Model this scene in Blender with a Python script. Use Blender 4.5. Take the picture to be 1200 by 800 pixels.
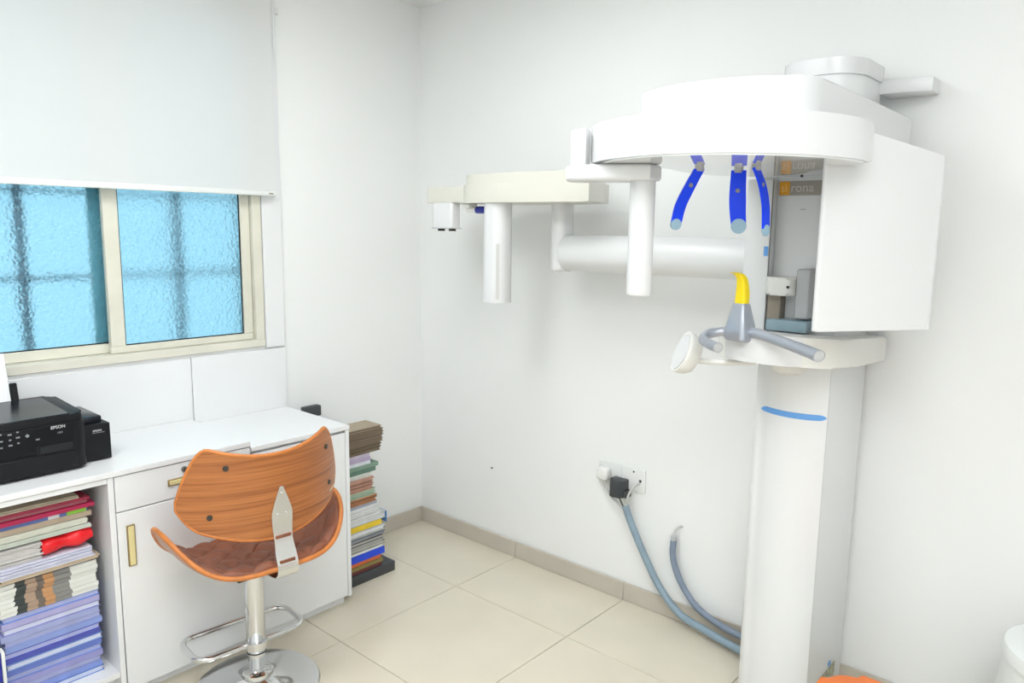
import bpy, bmesh, math, random
from mathutils import Vector, Matrix

# ------------------------------------------------------------------ reset
for o in list(bpy.data.objects):
    bpy.data.objects.remove(o, do_unlink=True)
scene = bpy.context.scene
COL = scene.collection
rnd = random.Random(7)
PI = math.pi

# ------------------------------------------------------------------ camera
cam_d = bpy.data.cameras.new('camera')
cam = bpy.data.objects.new('camera', cam_d)
COL.objects.link(cam)
YAW, PITCH, ROLL = math.radians(48.7575), math.radians(-8.5738), math.radians(0.7825)
fw = Vector((math.sin(YAW) * math.cos(PITCH), math.cos(YAW) * math.cos(PITCH), math.sin(PITCH)))
rt = Vector((math.cos(YAW), -math.sin(YAW), 0))
up = rt.cross(fw)
rt2 = rt * math.cos(ROLL) + up * math.sin(ROLL)
up2 = -rt * math.sin(ROLL) + up * math.cos(ROLL)
m = Matrix((rt2, up2, -fw)).transposed().to_4x4()
m.translation = Vector((-2.5418, -2.8526, 1.5351))
cam.matrix_world = m
cam_d.sensor_width = 36.0
cam_d.lens = 874.68 / 1200 * 36.0
cam_d.clip_start = 0.05
scene.camera = cam

# ------------------------------------------------------------------ world / exposure
world = bpy.data.worlds.new('daylight')
scene.world = world
world.use_nodes = True
bg = world.node_tree.nodes['Background']
bg.inputs['Color'].default_value = (0.85, 0.96, 1.0, 1)
bg.inputs['Strength'].default_value = 1.15
scene.view_settings.view_transform = 'Standard'
scene.view_settings.look = 'None'
scene.view_settings.gamma = 1
scene.view_settings.use_curve_mapping = False
scene.view_settings.exposure = 0.0
PANEL_EMIT = 9.0          # added, unseen ceiling panels standing in for bounced flash
FILL_SPOTS = [(-2.40, -3.10, 1.2, 1.2), (-2.35, -1.30, 1.2, 0.6), (-1.15, -1.15, 0.6, 0.6)]

# ------------------------------------------------------------------ materials
MATS = {}
def mat(name, col, rough=0.5, metal=0.0, spec=0.5, bump=0.0, bscale=80, var=0.0, vscale=6, coat=0.0, emit=None):
    if name in MATS: return MATS[name]
    M = bpy.data.materials.new(name); M.use_nodes = True
    nt = M.node_tree; b = nt.nodes['Principled BSDF']
    b.inputs['Base Color'].default_value = (*col, 1)
    b.inputs['Roughness'].default_value = rough
    b.inputs['Metallic'].default_value = metal
    b.inputs['Specular IOR Level'].default_value = spec
    b.inputs['Coat Weight'].default_value = coat
    tc = nt.nodes.new('ShaderNodeTexCoord')
    if var > 0:
        n = nt.nodes.new('ShaderNodeTexNoise'); n.inputs['Scale'].default_value = vscale; n.inputs['Detail'].default_value = 4
        nt.links.new(tc.outputs['Object'], n.inputs['Vector'])
        r = nt.nodes.new('ShaderNodeValToRGB')
        r.color_ramp.elements[0].position = .3; r.color_ramp.elements[1].position = .7
        r.color_ramp.elements[0].color = (*[max(0, c * (1 - var)) for c in col], 1)
        r.color_ramp.elements[1].color = (*[min(1, c * (1 + var)) for c in col], 1)
        nt.links.new(n.outputs['Fac'], r.inputs['Fac']); nt.links.new(r.outputs['Color'], b.inputs['Base Color'])
    if bump > 0:
        n2 = nt.nodes.new('ShaderNodeTexNoise'); n2.inputs['Scale'].default_value = bscale; n2.inputs['Detail'].default_value = 5
        nt.links.new(tc.outputs['Object'], n2.inputs['Vector'])
        bp = nt.nodes.new('ShaderNodeBump'); bp.inputs['Strength'].default_value = bump; bp.inputs['Distance'].default_value = 0.002
        nt.links.new(n2.outputs['Fac'], bp.inputs['Height']); nt.links.new(bp.outputs['Normal'], b.inputs['Normal'])
    if emit:
        b.inputs['Emission Color'].default_value = (0.955, 0.985, 1.0, 1); b.inputs['Emission Strength'].default_value = emit
    MATS[name] = M
    return M

WALL = mat('wall_paint', (.885, .895, .89), .6, bump=.15, bscale=60, var=.008, vscale=2)
CEIL = mat('ceiling_paint', (.90, .90, .89), .8)
TILE = mat('polished_tile', (.72, .665, .545), .16, var=.035, vscale=3.5, bump=.02, bscale=30)
GROUT = mat('tile_grout', (.50, .46, .38), .8)
SKIRT = mat('skirting_tile', (.56, .515, .445), .3, var=.05, vscale=5)
LAMW = mat('white_laminate', (.83, .84, .85), .28, var=.01, vscale=3)
EDGE = mat('laminate_gap', (.25, .25, .25), .7)
FRAME = mat('cream_aluminium', (.74, .72, .62), .4, var=.05, vscale=8)
GASKET = mat('rubber_gasket', (.02, .022, .025), .7, spec=.2)
MWHITE = mat('machine_white', (.765, .77, .778), .27, coat=.15)
MCOL = mat('column_white', (.79, .80, .805), .33, coat=.1)
MCREAM = mat('machine_cream', (.70, .69, .615), .32, coat=.15)
MIVORY = mat('machine_ivory', (.79, .785, .745), .35)
MGLOSS = mat('machine_gloss_white', (.80, .81, .80), .05, coat=.6)
SEAM = mat('dark_seam', (.20, .20, .19), .7)
BLUE = mat('blue_plastic', (.001, .055, .98), .3, spec=.3)
BLUEP = mat('pale_blue_pad', (.33, .50, .62), .5)
STRIPE = mat('blue_stripe', (.14, .37, .78), .4)
NAVY = mat('navy_plastic', (.02, .03, .32), .35)
SILVER = mat('silver_paint', (.42, .45, .51), .3, metal=.45)
GREYP = mat('grey_plastic', (.50, .51, .52), .5)
SLATE = mat('slate_blue_plastic', (.27, .38, .44), .4)
TAUPE = mat('taupe_plastic', (.28, .24, .19), .5)
DARKP = mat('dark_plastic', (.05, .055, .06), .45)
YELLOW = mat('yellow_plastic', (.95, .72, .005), .35)
CHROME = mat('chrome', (.74, .75, .76), .10, metal=1.0)
STEEL = mat('brushed_steel', (.76, .76, .74), .24, metal=.9, bump=.05, bscale=200)
BOLT = mat('black_bolt', (.035, .03, .025), .4)
HOSE = mat('grey_blue_hose', (.25, .34, .41), .45, var=.08, vscale=20)
HOSE2 = mat('dark_grey_hose', (.21, .26, .34), .45, var=.08, vscale=20)
PBLACK = mat('printer_black', (.010, .011, .013), .42, spec=.22, bump=.12, bscale=400)
PGLOSS = mat('printer_gloss_black', (.014, .017, .024), .2, spec=.4)
PFACE = mat('printer_face_black', (.006, .007, .010), .32, spec=.2)
PRINT = mat('white_print', (.75, .76, .78), .5)
PGREY = mat('grey_print', (.27, .29, .31), .5)
PAPER = mat('white_paper', (.86, .87, .89), .7)
BRASS = mat('pale_gold_pull', (.80, .70, .36), .3, metal=.2)
BRASSD = mat('dark_gold_rim', (.30, .22, .09), .35, metal=.7)
LOCK = mat('lock_metal', (.30, .30, .30), .3, metal=.8)
ORANGE = mat('orange_leather', (.72, .17, .03), .45, bump=.25, bscale=120, var=.1, vscale=8)
PLASTW = mat('white_moulded_plastic', (.82, .845, .83), .4)
SOCK = mat('socket_white', (.80, .81, .80), .35)
PLUGW = mat('plug_white', (.83, .83, .81), .4)
WIRE = mat('grey_wire', (.55, .55, .53), .5)
LABELO = mat('orange_print', (.82, .38, .02), .4)
LABELG = mat('grey_brown_plate', (.36, .33, .28), .4)
LOGOT = mat('pale_letter', (.62, .60, .55), .4)
LOGOS = mat('bright_letter', (.93, .62, .2), .4)
REDBAG = mat('red_plastic_bag', (.80, .012, .02), .3, bump=.5, bscale=25, var=.12, vscale=14)
BOUNCE_FILL = mat('bounce_fill', (.9, .9, .9), .5, emit=PANEL_EMIT)  # glow of the added fill panels, not a fitting of the room
DGREY = mat('outdoor_grille_paint', (.05, .07, .09), .6)

def wood_material():
    M = bpy.data.materials.new('bent_walnut_veneer'); M.use_nodes = True
    nt = M.node_tree; b = nt.nodes['Principled BSDF']; L = nt.links
    tc = nt.nodes.new('ShaderNodeTexCoord'); mp = nt.nodes.new('ShaderNodeMapping')
    mp.inputs['Scale'].default_value = (1.1, 1.1, 60)
    L.new(tc.outputs['Object'], mp.inputs['Vector'])
    n1 = nt.nodes.new('ShaderNodeTexNoise'); n1.inputs['Scale'].default_value = 2.2; n1.inputs['Detail'].default_value = 6; n1.inputs['Distortion'].default_value = .6
    L.new(mp.outputs['Vector'], n1.inputs['Vector'])
    mp2 = nt.nodes.new('ShaderNodeMapping'); mp2.inputs['Scale'].default_value = (6, 6, 260)
    L.new(tc.outputs['Object'], mp2.inputs['Vector'])
    n2 = nt.nodes.new('ShaderNodeTexNoise'); n2.inputs['Scale'].default_value = 1.5; n2.inputs['Detail'].default_value = 3
    L.new(mp2.outputs['Vector'], n2.inputs['Vector'])
    mx = nt.nodes.new('ShaderNodeMath'); mx.operation = 'MULTIPLY_ADD'; mx.inputs[1].default_value = .35
    L.new(n2.outputs['Fac'], mx.inputs[0]); L.new(n1.outputs['Fac'], mx.inputs[2])
    r = nt.nodes.new('ShaderNodeValToRGB'); cr = r.color_ramp
    cr.elements[0].position = .46; cr.elements[0].color = (.25, .076, .018, 1)
    cr.elements[1].position = .86; cr.elements[1].color = (.50, .180, .048, 1)
    e = cr.elements.new(.62); e.color = (.39, .128, .031, 1)
    L.new(mx.outputs[0], r.inputs['Fac']); L.new(r.outputs['Color'], b.inputs['Base Color'])
    b.inputs['Roughness'].default_value = .33; b.inputs['Coat Weight'].default_value = .2
    return M
WOOD = wood_material()
WEDGE = mat('plywood_edge', (.58, .19, .04), .4, var=.15, vscale=30)
LEATHER = mat('brown_leather', (.235, .074, .034), .46, bump=.2, bscale=160, var=.18, vscale=9)
THREAD = mat('tan_stitching', (.33, .15, .08), .6)

def frosted_glass():
    M = bpy.data.materials.new('frosted_blue_glass'); M.use_nodes = True
    nt = M.node_tree; b = nt.nodes['Principled BSDF']; L = nt.links
    b.inputs['Base Color'].default_value = (.42, .80, .99, 1)
    b.inputs['Transmission Weight'].default_value = 1
    b.inputs['Roughness'].default_value = .42
    b.inputs['IOR'].default_value = 1.45
    tc = nt.nodes.new('ShaderNodeTexCoord')
    v = nt.nodes.new('ShaderNodeTexVoronoi'); v.inputs['Scale'].default_value = 90
    n = nt.nodes.new('ShaderNodeTexNoise'); n.inputs['Scale'].default_value = 38; n.inputs['Detail'].default_value = 4
    L.new(tc.outputs['Object'], v.inputs['Vector']); L.new(tc.outputs['Object'], n.inputs['Vector'])
    a = nt.nodes.new('ShaderNodeMath'); a.operation = 'ADD'
    L.new(v.outputs['Distance'], a.inputs[0]); L.new(n.outputs['Fac'], a.inputs[1])
    bp = nt.nodes.new('ShaderNodeBump'); bp.inputs['Strength'].default_value = 1.0; bp.inputs['Distance'].default_value = .0042
    L.new(a.outputs[0], bp.inputs['Height']); L.new(bp.outputs['Normal'], b.inputs['Normal'])
    return M
GLASS = frosted_glass()

def blind_material():
    M = bpy.data.materials.new('roller_blind_fabric'); M.use_nodes = True
    nt = M.node_tree; L = nt.links
    for n in list(nt.nodes): nt.nodes.remove(n)
    out = nt.nodes.new('ShaderNodeOutputMaterial')
    d = nt.nodes.new('ShaderNodeBsdfDiffuse'); d.inputs['Color'].default_value = (.83, .84, .835, 1)
    t = nt.nodes.new('ShaderNodeBsdfTranslucent'); t.inputs['Color'].default_value = (.85, .86, .85, 1)
    mx = nt.nodes.new('ShaderNodeMixShader'); mx.inputs['Fac'].default_value = .22
    w = nt.nodes.new('ShaderNodeTexWave'); w.inputs['Scale'].default_value = 260
    tc = nt.nodes.new('ShaderNodeTexCoord'); L.new(tc.outputs['Object'], w.inputs['Vector'])
    bp = nt.nodes.new('ShaderNodeBump'); bp.inputs['Strength'].default_value = .05; bp.inputs['Distance'].default_value = .001
    L.new(w.outputs['Fac'], bp.inputs['Height']); L.new(bp.outputs['Normal'], d.inputs['Normal'])
    L.new(d.outputs[0], mx.inputs[1]); L.new(t.outputs[0], mx.inputs[2]); L.new(mx.outputs[0], out.inputs['Surface'])
    return M
BLIND = blind_material()

# ------------------------------------------------------------------ helpers
ORI = {}     # world origin of each root / parent, meshes are given in world metres
def tag(o, label=None, cat=None, group=None, kind=None):
    if label: o['label'] = label
    if cat: o['category'] = cat
    if group: o['group'] = group
    if kind: o['kind'] = kind
    return o
def thing(name, label, cat, loc=(0, 0, 0), rz=0.0, group=None):
    o = bpy.data.objects.new(name, None); COL.objects.link(o)
    o.empty_display_size = .1; o.location = loc; o.rotation_euler = (0, 0, rz)
    ORI[o.name] = (Vector(loc), rz)
    return tag(o, label, cat, group)
def finish(me, smooth, angle=38):
    if smooth:
        me.polygons.foreach_set('use_smooth', [True] * len(me.polygons))
        me.set_sharp_from_angle(angle=math.radians(angle))
def obj(name, bm, material, parent=None, smooth=True, base=None, local=False, label=None, angle=38):
    """bm in world metres (or local metres of the parent's root when local)"""
    bmesh.ops.recalc_face_normals(bm, faces=bm.faces[:])
    me = bpy.data.meshes.new(name); bm.to_mesh(me); bm.free()
    o = bpy.data.objects.new(name, me); COL.objects.link(o)
    me.materials.append(material)
    if parent is not None:
        loc, rz = ORI[parent.name]
        if not local:
            me.transform((Matrix.Translation(loc) @ Matrix.Rotation(rz, 4, 'Z')).inverted())
        o.parent = parent; ORI[o.name] = (loc, rz)
    else:
        b = Vector(base) if base is not None else Vector((0, 0, 0))
        me.transform(Matrix.Translation(-b)); o.location = b; ORI[o.name] = (b, 0.0)
    finish(me, smooth, angle)
    if label: o['label'] = label
    return o
def BM(): return bmesh.new()
def box(bm, x0, x1, y0, y1, z0, z1, bev=0.0, seg=2, M=None):
    t = bmesh.new()
    bmesh.ops.create_cube(t, size=1)
    for v in t.verts:
        v.co = Vector(((x0 + x1) / 2 + v.co.x * (x1 - x0), (y0 + y1) / 2 + v.co.y * (y1 - y0), (z0 + z1) / 2 + v.co.z * (z1 - z0)))
    if bev > 0:
        bmesh.ops.bevel(t, geom=t.edges[:], offset=bev, segments=seg, profile=.5, affect='EDGES')
    merge(bm, t, M)
    return bm
def merge(bm, t, M=None):
    if M is not None: bmesh.ops.transform(t, matrix=M, verts=t.verts[:])
    me = bpy.data.meshes.new('t'); t.to_mesh(me); t.free(); bm.from_mesh(me); bpy.data.meshes.remove(me)
def prism(bm, pts, z0, z1, bev=0.0, seg=3, M=None, fn=None, only=None):
    t = bmesh.new()
    lo = [t.verts.new((p[0], p[1], z0)) for p in pts]; hi = [t.verts.new((p[0], p[1], z1)) for p in pts]
    n = len(pts)
    t.faces.new(lo[::-1]); t.faces.new(hi)
    for i in range(n): t.faces.new((lo[i], lo[(i + 1) % n], hi[(i + 1) % n], hi[i]))
    if bev > 0:
        ed = [e for e in t.edges if abs(e.verts[0].co.z - e.verts[1].co.z) < 1e-6]
        if only == 'top': ed = [e for e in ed if e.verts[0].co.z > (z0 + z1) / 2]
        if only == 'bottom': ed = [e for e in ed if e.verts[0].co.z < (z0 + z1) / 2]
        bmesh.ops.bevel(t, geom=ed, offset=bev, segments=seg, profile=.5, affect='EDGES', clamp_overlap=True)
    if fn:
        for v in t.verts: v.co = Vector(fn(v.co))
    merge(bm, t, M)
    return bm
def rrect(x0, x1, y0, y1, r, n=6):
    P = []
    for cx, cy, a0 in ((x1 - r, y1 - r, 0), (x0 + r, y1 - r, 90), (x0 + r, y0 + r, 180), (x1 - r, y0 + r, 270)):
        for i in range(n + 1):
            a = math.radians(a0 + 90 * i / n); P.append((cx + r * math.cos(a), cy + r * math.sin(a)))
    return P
def lathe(bm, prof, n=40, M=None):
    t = bmesh.new(); rings = []
    for r, z in prof:
        if r < 1e-6: rings.append([t.verts.new((0, 0, z))])
        else: rings.append([t.verts.new((r * math.cos(2 * PI * i / n), r * math.sin(2 * PI * i / n), z)) for i in range(n)])
    for a, b in zip(rings, rings[1:]):
        for i in range(n):
            j = (i + 1) % n
            if len(a) == 1 and len(b) == 1: continue
            if len(a) == 1: t.faces.new((a[0], b[i], b[j]))
            elif len(b) == 1: t.faces.new((a[i], a[j], b[0]))
            else: t.faces.new((a[i], a[j], b[j], b[i]))
    if len(rings[0]) > 1: t.faces.new(rings[0][::-1])
    if len(rings[-1]) > 1: t.faces.new(rings[-1])
    merge(bm, t, M)
    return bm
def align(p, d):
    """matrix taking +Z to direction d and the origin to p"""
    q = Vector(d).normalized().to_track_quat('Z', 'Y')
    return Matrix.Translation(Vector(p)) @ q.to_matrix().to_4x4()
def cyl(bm, p0, p1, r, n=32, bev=0.0, r2=None):
    p0, p1 = Vector(p0), Vector(p1); h = (p1 - p0).length
    r2 = r if r2 is None else r2
    if bev > 0:
        prof = [(0, 0)] + [(r - bev + bev * math.sin(a), bev - bev * math.cos(a)) for a in (0, PI / 6, PI / 3, PI / 2)] + \
               [(r2 - bev + bev * math.cos(a), h - bev + bev * math.sin(a)) for a in (0, PI / 6, PI / 3, PI / 2)] + [(0, h)]
    else: prof = [(0, 0), (r, 0), (r2, h), (0, h)]
    return lathe(bm, prof, n, align(p0, p1 - p0))
def spline(pts, per=8, closed=False):
    P = [Vector(p) for p in pts]; out = []; n = len(P)
    rng = range(n) if closed else range(n - 1)
    for i in rng:
        p1, p2 = P[i], P[(i + 1) % n]
        p0 = P[(i - 1) % n] if closed or i > 0 else p1 * 2 - p2
        p3 = P[(i + 2) % n] if closed or i + 2 < n else p2 * 2 - p1
        for k in range(per):
            t = k / per
            out.append(.5 * ((2 * p1) + (p2 - p0) * t + (2 * p0 - 5 * p1 + 4 * p2 - p3) * t * t + (3 * p1 - p0 - 3 * p2 + p3) * t ** 3))
    if not closed: out.append(P[-1])
    return out
def tube(bm, path, r, n=14, closed=False, caps=True, rfn=None):
    t = bmesh.new(); path = [Vector(p) for p in path]; N = len(path); rings = []
    nrm = None
    for i, p in enumerate(path):
        a = path[(i - 1) % N] if closed or i > 0 else p
        b = path[(i + 1) % N] if closed or i < N - 1 else p
        d = (b - a).normalized()
        if nrm is None:
            nrm = d.orthogonal().normalized()
        nrm = (nrm - d * nrm.dot(d)).normalized(); bn = d.cross(nrm)
        rr = rfn(i / (N - 1)) * r if rfn else r
        rings.append([t.verts.new(p + (nrm * math.cos(2 * PI * k / n) + bn * math.sin(2 * PI * k / n)) * rr) for k in range(n)])
    for i in range(N if closed else N - 1):
        A, B = rings[i], rings[(i + 1) % N]
        off = 0
        if closed and i == N - 1:
            off = min(range(n), key=lambda o: (A[0].co - B[o].co).length)
        for k in range(n): t.faces.new((A[k], A[(k + 1) % n], B[(k + 1 + off) % n], B[(k + off) % n]))
    if caps and not closed: t.faces.new(rings[0][::-1]); t.faces.new(rings[-1])
    merge(bm, t)
    return bm
def ribbon(bm, path, across, w, th, wfn=None):
    """flat bar along path; 'across' is the width direction"""
    t = bmesh.new(); path = [Vector(p) for p in path]; N = len(path); A = Vector(across).normalized(); rings = []
    for i, p in enumerate(path):
        d = (path[min(i + 1, N - 1)] - path[max(i - 1, 0)]).normalized()
        nn = d.cross(A).normalized(); ww = w * (wfn(i / (N - 1)) if wfn else 1)
        rings.append([t.verts.new(p + A * sx * ww / 2 + nn * sy * th / 2) for sx, sy in ((-1, -1), (1, -1), (1, 1), (-1, 1))])
    for a, b in zip(rings, rings[1:]):
        for k in range(4): t.faces.new((a[k], a[(k + 1) % 4], b[(k + 1) % 4], b[k]))
    t.faces.new(rings[0][::-1]); t.faces.new(rings[-1])
    merge(bm, t)
    return bm
def text(name, body, size, material, parent, loc, rot, depth=.0006):
    cu = bpy.data.curves.new(name, 'FONT'); cu.body = body; cu.size = size; cu.extrude = depth
    cu.align_x = 'LEFT'
    o = bpy.data.objects.new(name, cu); COL.objects.link(o)
    dg = bpy.context.evaluated_depsgraph_get()
    me = bpy.data.meshes.new_from_object(o.evaluated_get(dg))
    bpy.data.objects.remove(o, do_unlink=True)
    from mathutils import Euler
    me.transform(Matrix.Translation(Vector(loc)) @ Euler(rot).to_matrix().to_4x4())
    bm = BM(); bm.from_mesh(me); bpy.data.meshes.remove(me)
    return obj(name, bm, material, parent, smooth=False)

# ------------------------------------------------------------------ the room
RX0, RY0, H = -3.35, -3.95, 2.58
def struct(name, bm, m, parent=None, smooth=False, label=None):
    o = obj(name, bm, m, parent, smooth=smooth)
    if parent is None: o['kind'] = 'structure'
    if label: o['label'] = label
    return o
floor = struct('floor', box(BM(), RX0 - .1, .1, RY0 - .1, .1, -.12, -.004), GROUT, label='cream polished floor of large square tiles')
# tiles laid out from the grid the photograph shows
GX, GY, T, J = -.4032, -.6738, .6, .0016
def cuts(lo, g):
    c = [0.0]; x = g
    while x > lo: c.append(x); x -= T
    c.append(lo); return c
share = {}
for xa, xb in zip(cuts(RX0, GX)[1:], cuts(RX0, GX)):
    for ya, yb in zip(cuts(RY0, GY)[1:], cuts(RY0, GY)):
        w, d = round(xb - xa, 4), round(yb - ya, 4)
        if (w, d) not in share:
            o = obj('tile', box(BM(), J - w / 2, w / 2 - J, J - d / 2, d / 2 - J, -.012, 0, .0012, 1), TILE, floor, smooth=False, local=True)
            share[(w, d)] = o.data
        else:
            o = bpy.data.objects.new('tile', share[(w, d)]); COL.objects.link(o); o.parent = floor
        o.location = ((xa + xb) / 2, (ya + yb) / 2, 0)
struct('ceiling', box(BM(), RX0 - .1, .1, RY0 - .1, .1, H, H + .1), CEIL, label='plain white ceiling')
WX0, WX1, WZ0, WZ1 = -2.72, -.882, 1.031, 2.40       # window opening
bm = BM()
box(bm, RX0 - .1, WX0, 0, .085, 0, H); box(bm, WX1, 0, 0, .085, 0, H)
box(bm, WX0, WX1, 0, .085, 0, WZ0); box(bm, WX0, WX1, 0, .085, WZ1, H)
wall_back = struct('wall_back', bm, WALL, label='white painted wall with the window')
wall_right = struct('wall_right', box(BM(), 0, .15, RY0 - .1, .2, 0, H), WALL, label='white painted wall behind the scanner')
struct('wall_left', box(BM(), RX0 - .15, RX0, RY0 - .1, .2, 0, H), WALL, label='white painted wall opposite the scanner')
struct('wall_front', box(BM(), RX0 - .15, .15, RY0 - .15, RY0, 0, H), WALL, label='white painted wall opposite the window')
# white laminate cladding boards under and beside the window
for (xa, xb, za, zb) in ((-2.72, -1.2085, 0, 1.019), (-1.2055, -.790, 0, 1.019), (-.880, -.790, 1.022, H)):
    obj('cladding_panel', box(BM(), xa, xb, -.014, -.001, za + .001, zb - .001, .0015, 1), LAMW, wall_back)
# skirting of cut floor tiles
HB = .078
sk = struct('baseboard_right', box(BM(), -.006, -.0005, RY0 + .02, -.012, .001, HB - .003), GROUT, label='beige tile skirting along the scanner wall')
prev = -.013
for y in (-.045, -.6738, -1.2738, -1.8738, -2.4738, -3.0738, -3.6738, RY0):
    obj('skirting_tile', box(BM(), -.0125, -.0045, y + .001, prev - .001, .001, HB, .0012, 1), SKIRT, sk); prev = y
sk = struct('baseboard_back', box(BM(), -.79, -.0005, -.006, -.0005, .001, HB - .003), GROUT, label='beige tile skirting along the window wall')
prev = -.001
for x in (-.4032, -.785):
    obj('skirting_tile', box(BM(), x + .001, prev - .001, -.0125, -.0045, .001, HB, .0012, 1), SKIRT, sk); prev = x

# ---- window
bm = BM()
box(bm, WX0, WX1, -.012, .075, WZ0, WZ0 + .032, .002, 1)
box(bm, WX0, WX1, -.004, .075, WZ1 - .03, WZ1, .002, 1)
box(bm, WX1 - .040, WX1, -.010, .075, WZ0 + .030, WZ1 - .03, .002, 1)
box(bm, WX0, WX0 + .04, -.010, .075, WZ0 + .030, WZ1 - .03, .002, 1)
win = struct('window_1', bm, FRAME, smooth=True, label='cream aluminium sliding window with frosted blue panes')
def sash(x0, x1, y, bot, stL, stR, name):
    z0, z1 = WZ0 + .033, WZ1 - .031
    b = BM()
    box(b, x0, x1, y - .011, y + .011, z0, z0 + bot, .002, 1); box(b, x0, x1, y - .011, y + .011, z1 - .04, z1, .002, 1)
    box(b, x0, x0 + stL, y - .011, y + .011, z0 + bot, z1 - .04, .002, 1); box(b, x1 - stR, x1, y - .011, y + .011, z0 + bot, z1 - .04, .002, 1)
    s = obj('sash_frame', b, FRAME, win)
    gx0, gx1, gz0, gz1 = x0 + stL, x1 - stR, z0 + bot, z1 - .04
    obj('pane', box(BM(), gx0 - .006, gx1 + .006, y + .000, y + .005, gz0 - .006, gz1 + .006), GLASS, s, smooth=False)
    g = BM()
    for (a, bb, c, d) in ((gx0, gx0 + .004, gz0, gz1), (gx1 - .004, gx1, gz0, gz1), (gx0, gx1, gz0, gz0 + .004)):
        box(g, a, bb, y - .004, y - .0005, c, d)
    obj('gasket', g, GASKET, s, smooth=False)
sash(-1.488, -.924, .020, .026, .052, .040, 'a')
sash(-2.20, -1.445, .050, .036, .05, .028, 'b')
obj('rear_stile', box(BM(), -1.518, -1.470, .060, .078, WZ0 + .033, WZ1 - .031, .002, 1), FRAME, win)
sash(-2.68, -2.15, .020, .030, .05, .05, 'c')

# ---- grille outside the glass
gr = thing('burglar_grille', 'dark blurred bar grille seen outside through the frosted panes', 'grille', (-1.6, .115, 1.03))
for x in (-2.5, -2.1, -1.72, -1.455, -1.181, -.905):
    obj('bar', box(BM(), x - .012, x + .012, .10, .124, .9, 2.48, .003, 1), DGREY, gr)
for z in (1.342, 1.645, 1.95, 2.25):
    obj('cross_bar', box(BM(), -2.72, -.89, .104, .120, z - .006, z + .006, .002, 1), DGREY, gr)
obj('stay', cyl(BM(), (-1.44, .112, 2.19), (-.91, .112, 2.265), .008, 10), DGREY, gr)

# ---- roller blind
rb = thing('roller_blind', 'white translucent roller blind drawn halfway down the window', 'blind', (-1.7, -.045, 1.655))
bm = BM(); NX = 60
t = [[bm.verts.new((-2.70 + (1.868) * i / NX, -.045 + .002 * math.sin(i * .7) * (k < 2), z)) for i in range(NX + 1)] for k, z in enumerate((1.672, 2.0, 2.49))]
for a, b in zip(t, t[1:]):
    for i in range(NX): bm.faces.new((a[i], a[i + 1], b[i + 1], b[i]))
obj('fabric', bm, BLIND, rb)
obj('bottom_bar', box(BM(), -2.70, -.831, -.050, -.040, 1.655, 1.676, .003, 2), PLASTW, rb)
obj('roller_tube', cyl(BM(), (-2.72, -.045, 2.505), (-.825, -.045, 2.505), .024, 20), PLASTW, rb)
obj('maker_tag', box(BM(), -.866, -.846, -.0508, -.0498, 1.662, 1.667), TAUPE, rb, smooth=False)
for x in (-2.73, -.820):
    obj('bracket', box(BM(), x - .003, x + .003, -.075, -.0145, 2.47, 2.54, .001, 1), PLASTW, rb)
obj('bead_chain', tube(BM(), [(-.812, -.035, 2.46), (-.812, -.037, 2.2)], .0016, 6), PLASTW, rb)
o = obj('cable_clip', box(BM(), -.788, -.770, -.012, -.0003, 2.385, 2.41, .003, 2), PLUGW, base=(-.761, 0, 2.388))
tag(o, 'tiny white plastic clip on the wall beside the top of the blind', 'clip')

# ---- fill panels added under the ceiling, out of view, to light the room
for i, (x, y, sx, sy) in enumerate(FILL_SPOTS):
    n = ('large square fill light added over the entrance side of the room', 'oblong fill light added over the desk', 'small square fill light added in front of the bare corner')[i]
    l = thing('added_fill_panel', n, 'fill light', (x, y, H - .03))
    b = BM(); f = .02
    box(b, x - sx / 2 - f, x + sx / 2 + f, y - sy / 2 - f, y - sy / 2, H - .03, H - .0005); box(b, x - sx / 2 - f, x + sx / 2 + f, y + sy / 2, y + sy / 2 + f, H - .03, H - .0005)
    box(b, x - sx / 2 - f, x - sx / 2, y - sy / 2, y + sy / 2, H - .03, H - .0005); box(b, x + sx / 2, x + sx / 2 + f, y - sy / 2, y + sy / 2, H - .03, H - .0005)
    obj('frame', b, PLASTW, l, smooth=False)
    obj('glow_sheet', box(BM(), x - sx / 2, x + sx / 2, y - sy / 2, y + sy / 2, H - .026, H - .01), BOUNCE_FILL, l, smooth=False)

# ------------------------------------------------------------------ desk run
DY = -.4645          # front of the cabinets
DZ = .777
BK = -.0155          # back, against the cladding
wt = obj('worktop', box(BM(), -2.50, -1.222, DY - .004, BK, DZ - .018, DZ, .0015, 1), LAMW, base=(-1.8, -.24, DZ - .018))
tag(wt, 'long white laminate worktop carrying the printer', 'worktop')
# open shelf cabinet
sc = thing('shelf_cabinet', 'white open shelf cabinet packed with folders under the printer', 'cabinet', (-2.0, -.24, 0))
PX = -1.700          # inner face of the partition
b = BM(); box(b, PX, PX + .017, DY, BK, .0, DZ - .019, .001, 1); obj('side_panel', b, LAMW, sc)
b = BM(); box(b, -2.50, -2.482, DY, BK, .0, DZ - .019, .001, 1); obj('side_panel', b, LAMW, sc)
b = BM(); box(b, -2.481, PX - .0005, DY + .001, BK, DZ - .036, DZ - .0195, .001, 1); obj('top_rail', b, LAMW, sc)
b = BM(); box(b, -2.481, PX - .0005, DY + .002, BK - .006, .094, .112, .001, 1); obj('bottom_shelf', b, LAMW, sc)
b = BM(); box(b, -2.481, PX - .0005, BK - .005, BK, .02, DZ - .037); obj('back_panel', b, LAMW, sc)
b = BM(); box(b, -2.481, PX - .0005, DY + .05, DY + .066, .0, .093); obj('plinth', b, LAMW, sc)
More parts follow.
